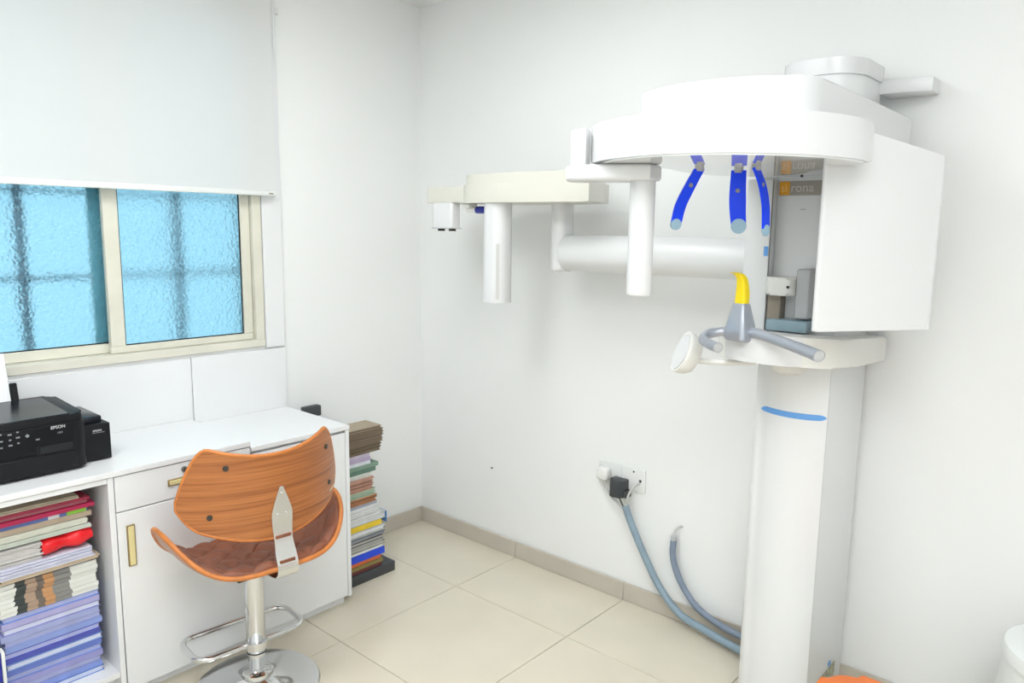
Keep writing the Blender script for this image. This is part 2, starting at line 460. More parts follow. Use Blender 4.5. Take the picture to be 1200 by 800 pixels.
# drawer + door cabinet
dc = thing('drawer_cabinet', 'white cabinet with one locking drawer over a door, next to the open shelves', 'cabinet', (-1.4, -.24, 0))
CX0, CX1 = PX + .018, -1.222
b = BM(); box(b, CX0, CX1, DY + .019, BK, .050, DZ - .019); obj('body', b, EDGE, dc, smooth=False)
b = BM(); box(b, CX0, CX1, DY + .035, DY + .05, .0, .050); obj('plinth', b, LAMW, dc, smooth=False)
dr = obj('drawer', box(BM(), CX0 + .002, CX1 - .002, DY, DY + .018, .642, DZ - .021, .001, 1), LAMW, dc)
do = obj('door', box(BM(), CX0 + .002, CX1 - .002, DY, DY + .018, .040, .638, .001, 1), LAMW, dc)
b = BM(); box(b, -1.518, -1.400, DY - .006, DY, .686, .708, .001, 1); hd = obj('drawer_pull', b, BRASSD, dr)
b = BM(); box(b, -1.5145, -1.4035, DY - .008, DY - .0055, .6895, .7045, .001, 1); obj('pull_face', b, BRASS, dr)
b = BM(); box(b, -1.655, -1.630, DY - .006, DY, .456, .592, .001, 1); obj('door_pull', b, BRASSD, do)
b = BM(); box(b, -1.6515, -1.6335, DY - .008, DY - .0055, .4595, .5885, .001, 1); obj('pull_face', b, BRASS, do)
obj('lock', cyl(BM(), (-1.462, DY, .733), (-1.462, DY - .006, .733), .010, 20, .0015), LOCK, dr)
obj('keyhole', box(BM(), -1.463, -1.461, DY - .0066, DY - .0058, .728, .738), BOLT, dr, smooth=False)
# right-hand lower unit
ru = thing('end_cabinet', 'plain white cabinet with a slightly lower lid at the end of the desk', 'cabinet', (-.99, -.24, 0))
RZ = .755
b = BM(); box(b, -1.219, -.815, DY + .019, BK, .060, RZ - .022); obj('body', b, LAMW, ru, smooth=False)
b = BM(); box(b, -1.219, -.815, DY + .030, DY + .045, .0, .060); obj('plinth', b, LAMW, ru, smooth=False)
b = BM(); box(b, -1.218, -.816, DY, DY + .018, .040, RZ - .028, .001, 1); obj('front_panel', b, LAMW, ru)
b = BM(); box(b, -.814, -.797, DY - .001, BK, .035, RZ - .019, .001, 1); obj('side_panel', b, LAMW, ru)
b = BM(); box(b, -1.219, -.795, DY - .003, BK, RZ - .018, RZ, .0015, 1); obj('lid', b, LAMW, ru)

# ------------------------------------------------------------------ printer
PB = DZ + .0005
pr = thing('inkjet_printer', 'black inkjet printer on the white worktop under the window', 'printer', (-1.95, -.24, PB))
X0, X1, Y0, Y1, ZT = -2.19, -1.714, -.372, -.085, .955
b = BM()
prism(b, rrect(X0, X1, Y0, Y1, .03), PB + .008, PB + .155, .004, 2); obj('body', b, PBLACK, pr)
b = BM(); prism(b, rrect(X0 + .004, X1 - .004, Y0 + .004, Y1, .028), PB + .1555, ZT, .012, 3, only='top', fn=lambda c: (c.x, c.y, c.z + (c.z > .94) * .010 * (c.y - Y0) / .29)); obj('top_cover', b, PBLACK, pr)
b = BM(); box(b, X0 + .03, X1 - .045, Y0 + .008, Y1 - .03, ZT - .001, ZT + .0035, .0015, 1, Matrix.Translation((0, Y0, ZT)) @ Matrix.Rotation(math.radians(2.0), 4, 'X') @ Matrix.Translation((0, -Y0, -ZT))); obj('lid_panel', b, PGLOSS, pr)
b = BM(); box(b, X0 + .006, X1 - .04, Y0 - .002, Y0 + .004, PB + .070, PB + .150, .001, 1); pf = obj('control_panel', b, PFACE, pr)
b = BM(); box(b, X0 + .02, X1 - .035, Y0 - .003, Y0 + .004, PB + .012, PB + .066, .002, 1); obj('output_tray', b, PBLACK, pr)
b = BM(); box(b, -1.853, X1 - .045, Y0 - .0026, Y0, PB + .070, PB + .094, .001, 1); obj('output_slot', b, GASKET, pr)
b = BM(); box(b, -1.857, -1.848, Y0 - .004, Y0, PB + .068, PB + .095, .001, 1); obj('slot_guide', b, PBLACK, pr)
for k, (x, z) in enumerate(((-1.945, .928), (-1.945, .908), (-1.945, .889), (-1.922, .924), (-1.922, .908), (-1.922, .892), (-1.902, .928), (-1.902, .912), (-1.902, .895), (-1.852, .896))):
    w = .005 if k % 2 else .003
    b = BM(); box(b, x - w, x + w, Y0 - .0028, Y0 - .0018, z - .0022, z + .0022); obj('key_mark', b, PGREY, pr, smooth=False)
b = BM(); prism(b, [(.006, 0), (0, .006), (-.006, 0), (0, -.006)], -.0005, .0005, M=Matrix.Translation((-1.878, Y0 - .0023, .912)) @ Matrix.Rotation(PI / 2, 4, 'X')); obj('key_mark', b, PGREY, pr, smooth=False)
text('lettering', 'EPSON', .013, PRINT, pr, (-1.816, Y0 - .0028, .9195), (PI / 2, 0, 0))
text('lettering', 'L805', .0075, PGREY, pr, (-1.799, Y0 - .0028, .9035), (PI / 2, 0, 0))
b = BM()
box(b, -1.713, -1.630, -.322, -.11, PB + .002, PB + .120, .003, 2); tk = obj('ink_tank', b, PBLACK, pr)
b = BM(); box(b, -1.711, -1.646, -.300, -.115, PB + .1205, PB + .142, .004, 2); obj('tank_lid', b, PGLOSS, tk)
text('lettering', 'EPSON', .0085, PRINT, pr, (-1.683, -.3232, .8745), (PI / 2, 0, 0))
b = BM(); box(b, -1.684, -1.648, -.3231, -.322, .8695, .8710); obj('tank_line', b, PGREY, pr, smooth=False)
# paper feed guide and loaded sheets
R = Matrix.Translation((0, -.092, ZT)) @ Matrix.Rotation(math.radians(-14), 4, 'X')
b = BM(); box(b, -2.11, -1.822, .0, .006, -.02, .05, .002, 1, R); box(b, -1.838, -1.818, -.012, .004, -.02, .066, .003, 1, R); obj('feed_guide', b, PBLACK, pr)
for k in range(1):
    b = BM(); box(b, -2.07 - .002 * k, -1.8395 + .001 * k, -.003 - .0012 * k, -.0025 - .0012 * k, -.015, .165 - .004 * k, 0, 1, R)
    o = obj('sheet', b, PAPER, base=(-1.95, -.10, ZT - .015), smooth=False)
    tag(o, 'white paper sheet standing in the feed of the black printer', 'paper')

# ------------------------------------------------------------------ piles of paper
def cmat(c, rough=.55):
    return mat('card_%02x%02x%02x' % tuple(int(v * 255) for v in c), c, rough, var=.06, vscale=25)
def mag_material():
    M = bpy.data.materials.new('printed_magazine_edges'); M.use_nodes = True
    nt = M.node_tree; b = nt.nodes['Principled BSDF']; L = nt.links
    tc = nt.nodes.new('ShaderNodeTexCoord'); sx = nt.nodes.new('ShaderNodeSeparateXYZ'); L.new(tc.outputs['Object'], sx.inputs[0])
    n = nt.nodes.new('ShaderNodeTexNoise'); n.inputs['Scale'].default_value = 25; L.new(tc.outputs['Object'], n.inputs['Vector'])
    ad = nt.nodes.new('ShaderNodeMath'); ad.operation = 'MULTIPLY_ADD'; ad.inputs[1].default_value = .03
    L.new(n.outputs['Fac'], ad.inputs[0]); L.new(sx.outputs['X'], ad.inputs[2])
    mr = nt.nodes.new('ShaderNodeMapRange'); mr.inputs['From Min'].default_value = -.15; mr.inputs['From Max'].default_value = .15
    L.new(ad.outputs[0], mr.inputs['Value'])
    r = nt.nodes.new('ShaderNodeValToRGB'); cr = r.color_ramp; cr.interpolation = 'CONSTANT'
    W = (.74, .75, .71, 1)
    cr.elements[0].position = 0; cr.elements[0].color = W
    cr.elements[1].position = .24; cr.elements[1].color = (.045, .055, .055, 1)
    for p, c in ((.33, (.42, .30, .22, 1)), (.43, (.16, .13, .11, 1)), (.49, (.55, .29, .13, 1)), (.60, (.24, .24, .23, 1)), (.73, W)):
        e = cr.elements.new(p); e.color = c
    L.new(mr.outputs['Result'], r.inputs['Fac']); L.new(r.outputs['Color'], b.inputs['Base Color'])
    b.inputs['Roughness'].default_value = .5
    return M
MAG = mag_material()
def volume(name, label, cat, group, x0, x1, y0, y1, z, th, cover, pages=None, rz=0.0, tilt=0.0, mode='book'):
    """a flat-lying folder, book or paper wad; front edge at y0"""
    cx, cy = (x0 + x1) / 2, (y0 + y1) / 2; w, d = x1 - x0, y1 - y0
    t = thing(name, label, cat, (cx, cy, z), rz, group)
    t.rotation_euler = (0, tilt, rz)
    hx, hy = w / 2, d / 2
    th -= .0004
    cm = cover if not isinstance(cover, tuple) else cmat(cover)
    if mode == 'spine':            # spine to the front
        c = min(.0022, th * .25)
        b = BM(); box(b, -hx, hx, -hy, hy, 0, c, .0004, 1); box(b, -hx, hx, -hy, hy, th - c, th, .0004, 1); box(b, -hx, hx, -hy, -hy + c, c, th - c)
        obj('cover', b, cm, t, smooth=False, local=True)
        b = BM(); box(b, -hx + .003, hx - .004, -hy + c + .0003, hy - .003, c + .0002, th - c - .0002); obj('pages', b, PAPER if pages is None else cmat(pages), t, smooth=False, local=True)
    elif mode == 'book':           # fore-edge to the front
        c = min(.002, th * .25)
        b = BM(); box(b, -hx, hx, -hy, hy, 0, c, .0004, 1); box(b, -hx, hx, -hy, hy, th - c, th, .0004, 1); box(b, -hx, hx, hy - c, hy, c, th - c)
        obj('cover', b, cm, t, smooth=False, local=True)
        b = BM(); box(b, -hx + .004, hx - .004, -hy + .003, hy - c - .0003, c + .0002, th - c - .0002); obj('pages', b, PAPER if pages is None else cmat(pages), t, smooth=False, local=True)
    else:                          # loose wad of sheets, a few leaves slipped out
        b = BM(); n = max(2, int(th / .004))
        for k in range(n):
            s = rnd.uniform(-.006, .006); u = rnd.uniform(-.005, .005); h = th / n
            box(b, -hx + s, hx + s, -hy + u, hy + u, k * h, (k + 1) * h - .0003)
        obj('sheets', b, cm, t, smooth=False, local=True)
    return t

# --- the open shelf: from the bottom up
ORD = ['lowest', 'second', 'third', 'fourth', 'fifth', 'sixth', 'seventh', 'eighth', 'ninth', 'tenth', 'eleventh', 'twelfth', 'thirteenth', 'fourteenth', 'fifteenth', 'sixteenth', 'seventeenth']
z = .1125
SX0, SX1, SY0, SY1 = -1.994, -1.728, -.405, -.10
blues = [(.13, .24, .60), (.22, .30, .66), (.27, .30, .60), (.30, .30, .58), (.17, .27, .62), (.13, .19, .55), (.22, .34, .64), (.10, .12, .50), (.07, .08, .48), (.25, .33, .66), (.30, .34, .62), (.34, .38, .64), (.27, .27, .58), (.40, .38, .64), (.12, .26, .66)]
for i in range(15):
    th = (.388 - .1125) / 15
    lab = 'blue card folder, %s from the bottom of the blue pile on the open shelf' % ORD[i] if i else 'lowest blue card folder of the pile on the open shelf'
    dx, dy = rnd.uniform(-.004, .006), rnd.uniform(-.005, .004)
    volume('card_folder', lab, 'folder', 'blue folders on the open shelf', SX0 + dx, SX1 + dx, SY0 + dy, SY1 + dy, z, th, blues[i], (.42, .46, .74) if i % 3 else (.66, .70, .85), rnd.uniform(-.008, .008), 0, 'spine' if i % 2 else 'book')
    z += th
for i in range(7):
    th = .0142
    lab = 'white magazine with dark printed edge, %s of its pile on the blue folders' % (ORD[i] if i == 0 else ORD[i] + ' lowest')
    dx, dy = rnd.uniform(-.005, .003), rnd.uniform(-.006, .004)
    t = volume('magazine', lab, 'magazine', 'magazines on the open shelf', SX0 + dx, SX1 + dx, SY0 + dy, SY1 + dy, z, th, MAG, (.6, .6, .56), rnd.uniform(-.006, .006), 0, 'spine')
    z += th
def shelf(name, label, cat, th, cover, mode='book', dx=0.0, dy=0.0, rz=0.0, pages=None, left=0.0):
    global z
    volume(name, label, cat, 'papers on the open shelf', SX0 + dx + left, SX1 + dx, SY0 + dy, SY1 + dy, z, th, cover, pages, rz, 0, mode)
    z += th
shelf('paper_wad', 'thin pale blue sheaf lying on the magazines on the open shelf', 'papers', .007, (.50, .66, .80), 'wad', -.03)
shelf('envelope', 'kraft envelope sticking out under the white papers on the open shelf', 'envelope', .010, (.50, .40, .29), 'wad', .006, -.012, .02)
shelf('paper_wad', 'white and lavender sheaf of papers below the red bag on the open shelf', 'papers', .033, (.66, .67, .80), 'wad', -.008, -.004, .01)
zb = z
volume('paper_wad', 'grey white packet left of the red plastic bag on the open shelf', 'papers', 'papers on the open shelf', SX0, -1.876, SY0, SY1, z, .054, (.60, .58, .57), None, 0, 0, 'wad')
# red plastic bag : lumpy folded mass
bm = BM(); NU, NV = 40, 20
def bagpt(u, v):
    # cross-section round v, along x by u
    x = -1.873 + .142 * u
    hz = .026 * (1 - .25 * abs(2 * u - 1) ** 3) + .004 * math.sin(9 * u + 1)
    hy = .10
    a = 2 * PI * v
    cz = zb + .0275 + .006 * u
    se = lambda c, p: math.copysign(abs(c) ** p, c)
    wr = 1 + .06 * math.sin(17 * u + 5 * math.cos(a)) + .05 * math.sin(7 * a + 11 * u)
    zz = cz + hz * se(math.sin(a), .7) * wr
    return (x, SY0 + .098 + hy * se(math.cos(a), .35) - .004 * math.sin(11 * u), min(max(zz, zb + .0005), zb + .0585))
g = [[bm.verts.new(bagpt(u / NU, v / NV)) for v in range(NV)] for u in range(NU + 1)]
for a_, b_ in zip(g, g[1:]):
    for v in range(NV): bm.faces.new((a_[v], a_[(v + 1) % NV], b_[(v + 1) % NV], b_[v]))
bm.faces.new(g[0]); bm.faces.new(g[-1])
tag(obj('plastic_bag', bm, REDBAG, base=(-1.80, -.30, zb)), 'bright red crumpled plastic bag squeezed between papers on the open shelf', 'bag')
z = zb + .0592
shelf('document_folder', 'pale green folder of papers directly above the red bag', 'folder', .016, (.62, .67, .60), 'wad', -.010)
shelf('document_folder', 'ivory folder of papers, second above the red bag', 'folder', .021, (.68, .69, .60), 'wad', -.014)
shelf('book', 'beige booklet under the green and blue magazine on the shelf', 'book', .017, (.50, .40, .30), 'spine', -.002, .004)
ga = z
shelf('magazine', 'magazine with blue and green spine on the open shelf', 'magazine', .014, (.10, .16, .42), 'spine', -.012, .004)
b = BM(); box(b, -1.800, -1.745, SY0 + .0015, SY0 + .0035, ga + .001, ga + .0125); o = obj('spine_print', b, cmat((.25, .55, .06)), bpy.data.objects['magazine.007'] if 'magazine.007' in bpy.data.objects else None, smooth=False)
b = BM(); box(b, -1.850, -1.820, SY0 + .0015, SY0 + .0035, ga + .001, ga + .0125); o = obj('spine_print', b, cmat((.70, .72, .76)), bpy.data.objects['magazine.007'] if 'magazine.007' in bpy.data.objects else None, smooth=False)
shelf('document_folder', 'bright crimson folder near the top of the shelf pile', 'folder', .013, (.48, .02, .09), 'spine', .004, -.006, .01)
shelf('document_folder', 'dusky pink folder on the crimson folder', 'folder', .010, (.45, .16, .19), 'spine', -.012, .006)
shelf('document_folder', 'dark red folder just below the topmost beige papers on the shelf', 'folder', .009, (.36, .03, .07), 'spine', -.006, .0)
shelf('paper_wad', 'topmost beige sheaf of papers on the open shelf', 'papers', .010, (.56, .49, .38), 'wad', -.03, .004)
# an upright box file at the left edge of the picture
bf = thing('box_file', 'white edged navy box file standing left of the blue folders', 'box file', (-2.06, -.28, .1125))
b = BM(); box(b, -2.11, -2.010, -.447, -.12, .1125, .310, .002, 1); obj('case', b, NAVY, bf)
b = BM(); box(b, -2.0095, -2.001, -.452, -.42, .1125, .312, .001, 1); obj('edge_strip', b, PLASTW, bf)

# --- the pile on the floor between desk and corner
z = .0005
PXL, PYF, PYB = -.785, -.352, -.045
def pile(name, label, cat, th, cover, right, mode='book', pages=None, rz=0.0, dy=0.0, left=0.0, grp='papers piled on the floor beside the desk', back=None):
    global z
    th *= 1.195
    volume(name, label, cat, grp, PXL + left, right - .017, PYF + dy, (PYB if back is None else back) + dy, z, th, cover, pages, rz, 0, mode)
    z += th
bb = thing('ring_binder', 'thick black binder at the bottom of the floor pile beside the desk', 'binder', (-.62, -.2, 0))
b = BM(); prism(b, rrect(PXL, -.482, -.362, -.05, .004, 3), .0005, .046, .012, 4, M=None); obj('case', b, DARKP, bb)
z = .0468
pile('book', 'maroon book on the black binder in the floor pile', 'book', .013, (.13, .03, .03), -.535, 'spine', rz=.0)
pile('magazine', 'olive gold magazine low in the floor pile', 'magazine', .015, (.24, .19, .06), -.528, 'spine')
pile('book', 'orange red booklet below the blue folder in the floor pile', 'book', .017, (.68, .16, .05), -.535, 'spine', dy=.004)
pile('ring_binder', 'bright royal blue folder in the floor pile', 'folder', .026, (.02, .07, .68), -.520, 'spine', dy=-.004)
pile('magazine', 'white magazine lying on the royal blue folder', 'magazine', .010, (.62, .64, .60), -.523, 'book')
greys = [((.22, .23, .20), 'olive grey'), ((.38, .38, .36), 'light grey'), ((.10, .10, .11), 'charcoal'), ((.30, .31, .33), 'mid grey'), ((.06, .14, .26), 'dark teal blue')]
for k, (c, n) in enumerate(greys):
    pile('magazine', '%s magazine between the blue folder and the yellow folder in the floor pile' % n, 'magazine', .0125, c, -.512 - .006 * ((k * 3) % 4), 'spine' if k % 2 else 'book', (.5, .5, .46), dy=rnd.uniform(-.004, .004), rz=rnd.uniform(-.02, .02))
pile('paper_wad', 'white sheaf right below the yellow folder in the floor pile', 'papers', .017, (.74, .75, .78), -.520, 'wad')
pile('document_folder', 'yellow folder in the middle of the floor pile', 'folder', .020, (.78, .56, .03), -.535, 'spine', dy=-.002)
pile('box_file', 'grey box file with blue edges above the yellow folder', 'box file', .024, (.47, .48, .46), -.507, 'book', (.66, .68, .70))
b = BM(); box(b, -.524, -.520, PYF - .002, PYB, z - .0525, z, .001, 1); o = obj('edge_binding', b, cmat((.10, .28, .62)), bpy.data.objects[[x.name for x in bpy.data.objects if x.name.startswith('box_file') and x.parent is None][-1]])
pile('paper_wad', 'thick white sheaf above the grey box file in the floor pile', 'papers', .042, (.76, .77, .77), -.540, 'wad', rz=.01)
pile('magazine', 'blue grey magazine on the thick white sheaf in the floor pile', 'magazine', .012, (.36, .40, .50), -.556, 'spine')
pile('document_folder', 'orange brown folder under the pale green one in the floor pile', 'folder', .026, (.42, .20, .10), -.562, 'wad', rz=.015)
pile('document_folder', 'pale green folder between brown folders in the floor pile', 'folder', .022, (.40, .50, .38), -.566, 'wad', rz=-.01)
sal = [((.50, .27, .20), 'salmon'), ((.40, .22, .16), 'rust'), ((.55, .32, .25), 'light salmon')]
for k, (c, n) in enumerate(sal):
    pile('document_folder', '%s folder above the pale green one in the floor pile' % n, 'folder', .016, c, -.583 + .004 * k, 'wad', rz=.01 * k)
pile('paper_wad', 'thin white sheaf between the salmon and dark green folders', 'papers', .016, (.72, .74, .70), -.590, 'wad')
pile('document_folder', 'dark green folder, lower of the two in the floor pile', 'folder', .018, (.12, .22, .17), -.558, 'spine', dy=.003)
pile('document_folder', 'mid green folder, upper of the two in the floor pile', 'folder', .015, (.20, .31, .24), -.548, 'spine', dy=-.003)
pile('paper_wad', 'white sheaf below the lavender folders in the floor pile', 'papers', .012, (.70, .74, .78), -.585, 'wad')
pile('document_folder', 'lavender folder, lower of the two in the floor pile', 'folder', .014, (.43, .36, .52), -.588, 'spine')
pile('document_folder', 'pale lavender folder, upper of the two in the floor pile', 'folder', .014, (.50, .44, .56), -.592, 'spine')
ORDT = ['lowest', 'second lowest', 'third lowest', 'fourth lowest', 'fourth highest', 'third highest', 'second highest', 'topmost']
tn = [(.16, .11, .07), (.20, .15, .09), (.13, .09, .06), (.24, .18, .12), (.15, .11, .08), (.22, .16, .11), (.17, .12, .08), (.38, .31, .22)]
for k in range(8):
    pile('card_folder', '%s dog-eared brown card folder on top of the floor pile' % ORDT[k], 'folder', .0115, tn[k], -.520 + rnd.uniform(-.016, .010), 'book', (.20, .155, .105), rz=rnd.uniform(-.03, .03), dy=rnd.uniform(-.006, .006), grp='brown card folders on the floor pile', back=-.24)
PILE_TOP = z
o = obj('wall_box', box(BM(), -.716, -.630, -.034, -.0003, .688, .736, .004, 2), DARKP, base=(-.66, -.01, .69))
tag(o, 'small black plastic box on the wall just behind the end of the desk', 'wall box')

# ------------------------------------------------------------------ bar stool
ST = Vector((-1.352, -.688, 0)); SR = math.radians(-5)
# local axes: x = sideways (towards the right of the photograph), y = forwards to the desk
st = thing('bar_stool', 'walnut bentwood swivel stool with brown quilted leather seat and chrome foot', 'stool', ST, SR)
b = BM(); lathe(b, [(0, .0), (.203, .0), (.205, .004), (.200, .010), (.16, .017), (.10, .026), (.055, .036), (.045, .046), (0, .046)], 64); obj('base', b, CHROME, st, local=True)
b = BM(); lathe(b, [(0, .044), (.052, .044), (.050, .056), (.038, .064), (0, .064)], 48); obj('base_flange', b, CHROME, st, local=True)
b = BM(); lathe(b, [(0, .06), (.0265, .06), (.0265, .128), (0, .128)], 40); obj('lower_collar', b, CHROME, st, local=True)
b = BM(); lathe(b, [(0, .126), (.0300, .126), (.0315, .129), (.0315, .43), (0, .43)], 40); obj('post', b, CHROME, st, local=True)
b = BM(); lathe(b, [(0, .125), (.0322, .125), (.0322, .1285), (0, .1285)], 40); obj('post_ring', b, BOLT, st, local=True)
# foot rest loop, on the desk side of the post
W2, Y0f, Y1f, rr = .187, -.022, .152, .05
pth = []
for cx, cy, a0 in ((W2 - rr, Y1f - rr, 0), (-W2 + rr, Y1f - rr, 90), (-W2 + rr, Y0f + rr, 180), (W2 - rr, Y0f + rr, 270)):
    for i in range(9):
        a = math.radians(a0 + 90 * i / 8); pth.append((cx + rr * math.cos(a), cy + rr * math.sin(a), .150 + .12 * 0))
b = BM(); tube(b, [(p[0], p[1] + .032, p[2]) for p in pth], .0095, 14, closed=True); obj('foot_rest', b, CHROME, st, local=True)
b = BM(); lathe(b, [(0, .138), (.036, .138), (.036, .164), (0, .164)], 40); obj('foot_rest_clamp', b, CHROME, st, local=True)
# seat
SA, SB = .290, .222
def seat_z(x, y):
    n = -y
    q = (n / SB) ** 2
    return .460 + (.045 if n > 0 else -.012) * q + .172 * min(1, abs(x / SA)) ** 4.2
def sup(c, p): return math.copysign(abs(c) ** p, c)
def seat_xy(r, a):
    return SA * r * sup(math.cos(a), .86), SB * r * sup(math.sin(a), .80) * (.90 if math.sin(a) > 0 else 1)
def bowl(rmax, off, th, NR=20, NA=96, quilt=False):
    bm = BM(); top = []; bot = []
    for i in range(NR + 1):
        r = rmax * i / NR
        rt_, rb_ = [], []
        for k in range(NA):
            x, y = seat_xy(r, 2 * PI * k / NA)
            zc = seat_z(x, y) + off
            if quilt:
                s = .070
                u, v = (x + y) / s, (x - y) / s
                q = (abs(math.sin(PI * u / 1.0 * .7071)) * abs(math.sin(PI * v * .7071))) ** .5
                fade = min(1, (rmax - r) / (.10)) ** .5 if r < rmax else 0
                zt = zc + th * fade * (.42 + .58 * q)
            else: zt = zc + th
            rt_.append(bm.verts.new((x, y, zt))); rb_.append(bm.verts.new((x, y, zc)))
            if i == 0: break
        top.append(rt_); bot.append(rb_)
    for S, flip in ((top, 0), (bot, 1)):
        for k in range(NA): bm.faces.new((S[0][0], S[1][k], S[1][(k + 1) % NA]))
        for i in range(1, NR):
            for k in range(NA): bm.faces.new((S[i][k], S[i + 1][k], S[i + 1][(k + 1) % NA], S[i][(k + 1) % NA]))
    for k in range(NA): bm.faces.new((top[-1][k], top[-1][(k + 1) % NA], bot[-1][(k + 1) % NA], bot[-1][k]))
    return bm
seat = obj('seat_shell', bowl(1.0, -.012, .010), WOOD, st, local=True)
rim = [(*seat_xy(1.0, 2 * PI * k / 120), 0) for k in range(120)]
b = BM(); tube(b, [(x, y, seat_z(x, y) - .006) for x, y, _ in rim], .0075, 10, closed=True); obj('shell_edge', b, WEDGE, seat, local=True)
obj('seat_cushion', bowl(.975, -.001, .030, 64, 220, True), LEATHER, st, local=True, angle=60)
# backrest: wrapped round the sitter
BA, BB, BC = .32, .27, .07           # elliptical plan, in local x / -y
EW = .264
def back_top(e):
    a = abs(e); t_ = .853 + .037 * min(1, a / .194) ** 2
    if a > .186: t_ -= .160 * ((a - .186) / (EW - .186)) ** 2.1
    return t_
def back_bot(e):
    a = abs(e); z_ = .592 + .019 * (a / .136) ** 2
    if a > .205: z_ += .042 * ((a - .205) / (EW - .205)) ** 2.4
    return z_
def back_pt(e, zz, off):
    ph = math.asin(max(-1, min(1, e / BA)))
    n = -BC + BB * math.cos(ph) + .05 * (zz - .60) * 0
    nx, ny = math.sin(ph) / BA, math.cos(ph) / BB; l = math.hypot(nx, ny)
    return Vector((e + off * nx / l, -(n + off * ny / l), zz))
def shell(off0, off1, inset, NE=72, NZ=22, puff=0.0):
    bm = BM(); E = EW - inset; out = []; inn = []
    for i in range(NE + 1):
        e = E * math.sin(PI / 2 * (2 * i / NE - 1)); zt, zb_ = back_top(e * EW / E) - inset, back_bot(e * EW / E) + inset
        if i in (0, NE): zt, zb_ = zt + 0, zb_ + 0
        ro, ri = [], []
        for j in range(NZ + 1):
            zz = zb_ + (zt - zb_) * j / NZ
            pf_ = puff * (math.sin(PI * j / NZ) * math.sin(PI * i / NE)) ** .4 if 0 < i < NE and 0 < j < NZ else 0
            ro.append(bm.verts.new(back_pt(e, zz, off1))); ri.append(bm.verts.new(back_pt(e, zz, off0 - pf_)))
        out.append(ro); inn.append(ri)
    for S in (out, inn):
        for i in range(NE):
            for j in range(NZ): bm.faces.new((S[i][j], S[i + 1][j], S[i + 1][j + 1], S[i][j + 1]))
    for i in range(NE):
        for j in (0, NZ): bm.faces.new((out[i][j], out[i + 1][j], inn[i + 1][j], inn[i][j]))
    for i in (0, NE):
        for j in range(NZ): bm.faces.new((out[i][j], out[i][j + 1], inn[i][j + 1], inn[i][j]))
    return bm
back = obj('backrest', shell(-.010, 0, 0), WOOD, st, local=True)
pth = []
N = 60
for i in range(N + 1): e = EW * math.sin(PI / 2 * (2 * i / N - 1)); pth.append(back_pt(e, back_top(e), -.005))
for j in range(1, 8): zz = back_top(EW) + (back_bot(EW) - back_top(EW)) * j / 8; pth.append(back_pt(EW, zz, -.005))
for i in range(N, -1, -1): e = EW * math.sin(PI / 2 * (2 * i / N - 1)); pth.append(back_pt(e, back_bot(e), -.005))
for j in range(1, 8): zz = back_bot(EW) + (back_top(EW) - back_bot(EW)) * j / 8; pth.append(back_pt(-EW, zz, -.005))
b = BM(); tube(b, pth, .0060, 10, closed=True); obj('backrest_edge', b, WEDGE, back, local=True)
obj('back_cushion', shell(-.012, -.0105, .008, puff=.022), LEATHER, st, local=True)
for e, zz in ((-.146, .832), (-.190, .686), (.196, .826), (.210, .700)):
    p = back_pt(e, zz, -.001); q = back_pt(e, zz, .0035)
    obj('bolt', cyl(BM(), p, q, .0085, 18, .001), BOLT, back, local=True)
# steel strap joining back and seat
EC = .008
sp = spline([back_pt(EC, .752, .003), back_pt(EC, .69, .003), back_pt(EC, .61, .003), back_pt(EC, .553, .015), back_pt(EC, .512, .030), back_pt(EC, .484, .031), back_pt(EC, .466, .012), back_pt(EC, .461, -.03), back_pt(EC, .457, -.09)], 8)
def wf(t_):
    if t_ < .16: return .16 + .84 * (t_ / .16)
    return 1.0 - .12 * math.exp(-((t_ - .30) / .08) ** 2)
stp = obj('steel_strap', ribbon(BM(), sp, (1, 0, 0), .068, .004, wf), STEEL, st, local=True, angle=25)
for zz in (.596, .520):
    pp = min(sp, key=lambda p: abs(p.z - zz) + (0 if p.y < -.19 else 1)); b = BM(); box(b, pp.x - .025, pp.x + .025, pp.y - .0045, pp.y + .001, pp.z - .005, pp.z + .005, .001, 1); obj('strap_slot', b, LEATHER, stp, local=True)
for e, zz in ((0, .730), (-.014, .664), (.014, .664)):
    p = back_pt(EC + e, zz, .004); q = back_pt(EC + e, zz, .0075); obj('screw', cyl(BM(), p, q, .0045, 14, .001), CHROME, stp, local=True)
b = BM(); box(b, -.09, .09, -.09, .09, .425, .440, .003, 1); obj('seat_plate', b, BOLT, st, local=True)
b = BM(); tube(b, spline([(.05, .02, .43), (.14, .04, .425), (.20, .05, .43)], 6), .005, 10); obj('height_lever', b, CHROME, st, local=True)
p = [back_pt(.212 + .02 * k, .668 + .005 * k, .0012) for k in range(3)]
b = BM(); ribbon(b, p, (0, 0, 1), .007, .001, lambda t_: .4 + .6 * math.sin(PI * min(.98, max(.02, t_)))); obj('veneer_chip', b, mat('bare_pale_wood', (.72, .6, .42), .6), back, local=True)

# ------------------------------------------------------------------ panoramic x-ray machine
xr = thing('dental_xray_machine', 'white panoramic dental x-ray machine with side arm, standing against the wall', 'x-ray machine', (-.19, -2.0, 0))
